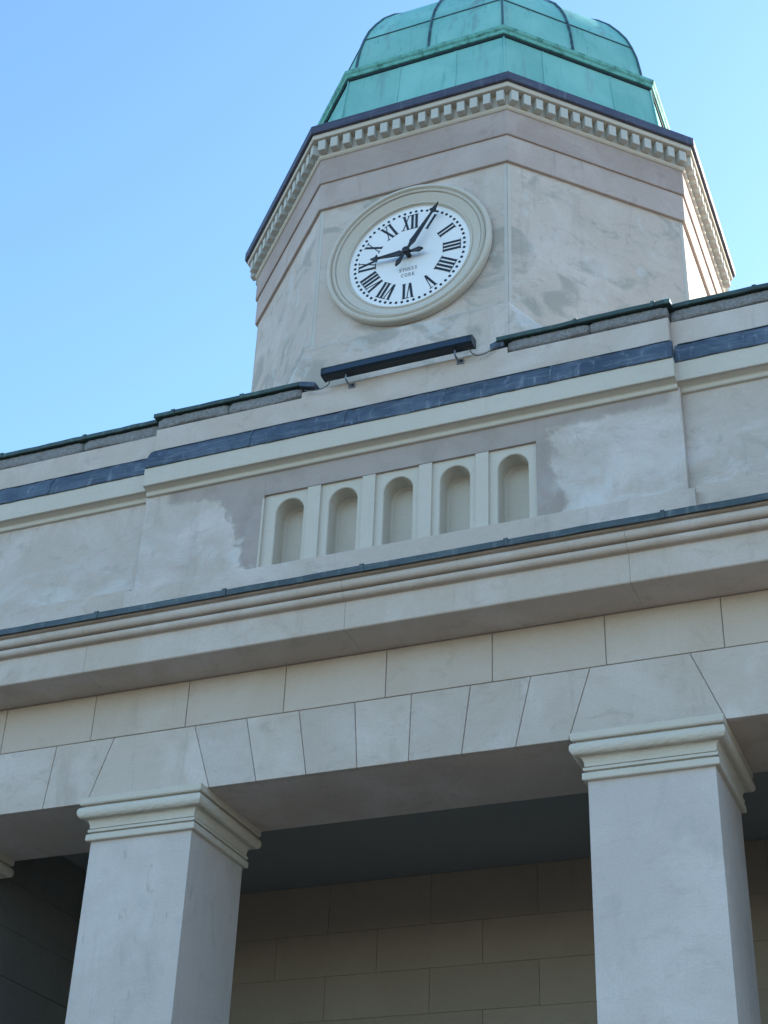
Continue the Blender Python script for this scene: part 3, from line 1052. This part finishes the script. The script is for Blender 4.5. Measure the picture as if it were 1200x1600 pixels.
for word, zc_, wd in (('STOKES', -.143, .170), ('CORK', -.206, .130)):
    bm = B()
    n = len(word)
    cw = wd / n
    for i, ch in enumerate(word):
        for j, poly in enumerate(letter(ch)):
            add_prism_xz(bm, [(XC - wd / 2 - .006 + (i + .06 + px * .86) * cw, ZK + zc_ - .018 + pz * .036) for px, pz in poly], YD - .0010 - .00005 * j, YD - .0001)
    obj('maker_lettering', bm, 'print', dial, label='small serif lettering ' + word)

def hand(name, L, W_, tail, ang, y):
    c, s = math.cos(R(ang)), math.sin(R(ang))
    half = [(-tail, .0), (-tail * .93, W_ * .22), (-tail * .72, W_ * .52), (-tail * .55, W_ * .36), (-tail * .3, W_ * .22), (0, W_ * .22), (.12 * L, W_ * .28), (.20 * L, W_ * .62), (.26 * L, W_ * .52),
            (.76 * L, W_ * .20), (.80 * L, W_ * .26), (.815 * L, W_ * .72), (.845 * L, W_ * .78), (.86 * L, W_ * .46), (.90 * L, W_ * .34), (L, 0)]
    pts = half + [(v_, -u) for v_, u in half[1:-1]][::-1]
    bm = B()
    # split into quads between mirrored points for clean faces
    n = len(half)
    front, backv = [], []
    for yy, lst, sh in ((y - .006, front, 1), (y + .006, backv, 1)):
        for v_, u in half:
            row = []
            for sgn in (1, 0, -1):
                uu = u * sgn
                yoff = -.006 if (sgn == 0 and yy < y) else 0
                row.append(bm.verts.new((XC + v_ * s + uu * c, yy + yoff, ZK + v_ * c - uu * s)))
            lst.append(row)
    for lst in (front, backv):
        for a, b in zip(lst, lst[1:]):
            for i in (0, 1):
                bm.faces.new((a[i], a[i + 1], b[i + 1], b[i]))
    for i in (0, 2):
        for k in range(n - 1):
            bm.faces.new((front[k][i], front[k + 1][i], backv[k + 1][i], backv[k][i]))
    bmesh.ops.remove_doubles(bm, verts=bm.verts[:], dist=.0004)
    return obj(name, bm, 'black', clock)
hand('hour_hand', .335, .050, .150, 271.5, .098)
hand('minute_hand', .545, .044, .175, 31.5, .080)
bm = lathe([(.0005, .056), (.018, .056), (.030, .061), (.034, .068), (.034, .098), (.024, .106), (.022, .166)], 24)
obj('hub', bm, 'black', clock, smooth=True)

# ------------------------------------------------------------------ floodlight bar
lamp = thing('floodlight', 'long dark green bar floodlight fixed below the clock, above the gap in the parapet coping', 'floodlight', (-3.78, -.08, 9.22))
XA, XB = -4.420, -3.150
lp = [(-.135, 9.212), (-.150, 9.224), (-.150, 9.280), (-.136, 9.292), (-.06, 9.304), (-.045, 9.290), (-.045, 9.225), (-.06, 9.212)]
bm = B()
add_sweep_x(bm, lp, XA, XB)
obj('housing', bm, 'lampgreen', lamp)
obj('glass', box(XA + .03, XB - .03, -.1525, -.1495, 9.226, 9.274), 'lampglass', lamp)
bm = B()
add_box(bm, XA + .002, XB - .002, -.1545, -.147, 9.276, 9.284)
obj('trim', bm, 'trim', lamp)
for x0_, x1_ in ((XA - .006, XA + .004), (XB - .004, XB + .006)):
    bm = B()
    add_sweep_x(bm, [(y + (-.003 if y < -.1 else .003), z + (.003 if z > 9.26 else -.003)) for y, z in lp], x0_, x1_)
    obj('end_cap', bm, 'lampgreen', lamp)
for bx in (-4.225, -3.300):
    bm = B()
    add_box(bm, bx - .007, bx + .007, -.104, -.098, 9.163, 9.212)
    add_box(bm, bx - .007, bx + .007, -.0985, -.002, 9.156, 9.164)
    br = obj('bracket', bm, 'steel', lamp)
    bm = B()
    add_box(bm, bx - .016, bx + .040, -.007, -.0012, 9.140, 9.186)
    obj('wall_plate', bm, 'steel', br)
    bm = B()
    add_prism_xz(bm, [(bx + .022 + .009 * math.cos(R(60 * k)), 9.164 + .009 * math.sin(R(60 * k))) for k in range(6)], -.018, -.0091)
    obj('bolt', bm, 'lampgreen', br)
def bez(p, n=14):
    out = []
    for i in range(n + 1):
        t_ = i / n
        q = [Vector(x_) for x_ in p]
        while len(q) > 1:
            q = [a.lerp(b, t_) for a, b in zip(q, q[1:])]
        out.append(q[0])
    return out
obj('cable', tube(bez([(-4.365, -.09, 9.215), (-4.365, -.09, 9.14), (-4.45, -.03, 9.15), (-4.62, -.04, 9.19)]), .0045, 6), 'cable', lamp, smooth=True)
obj('cable', tube(bez([(-3.185, -.09, 9.215), (-3.18, -.07, 9.12), (-3.10, -.01, 9.13), (-2.95, -.03, 9.25)]), .0045, 6), 'cable', lamp, smooth=True)
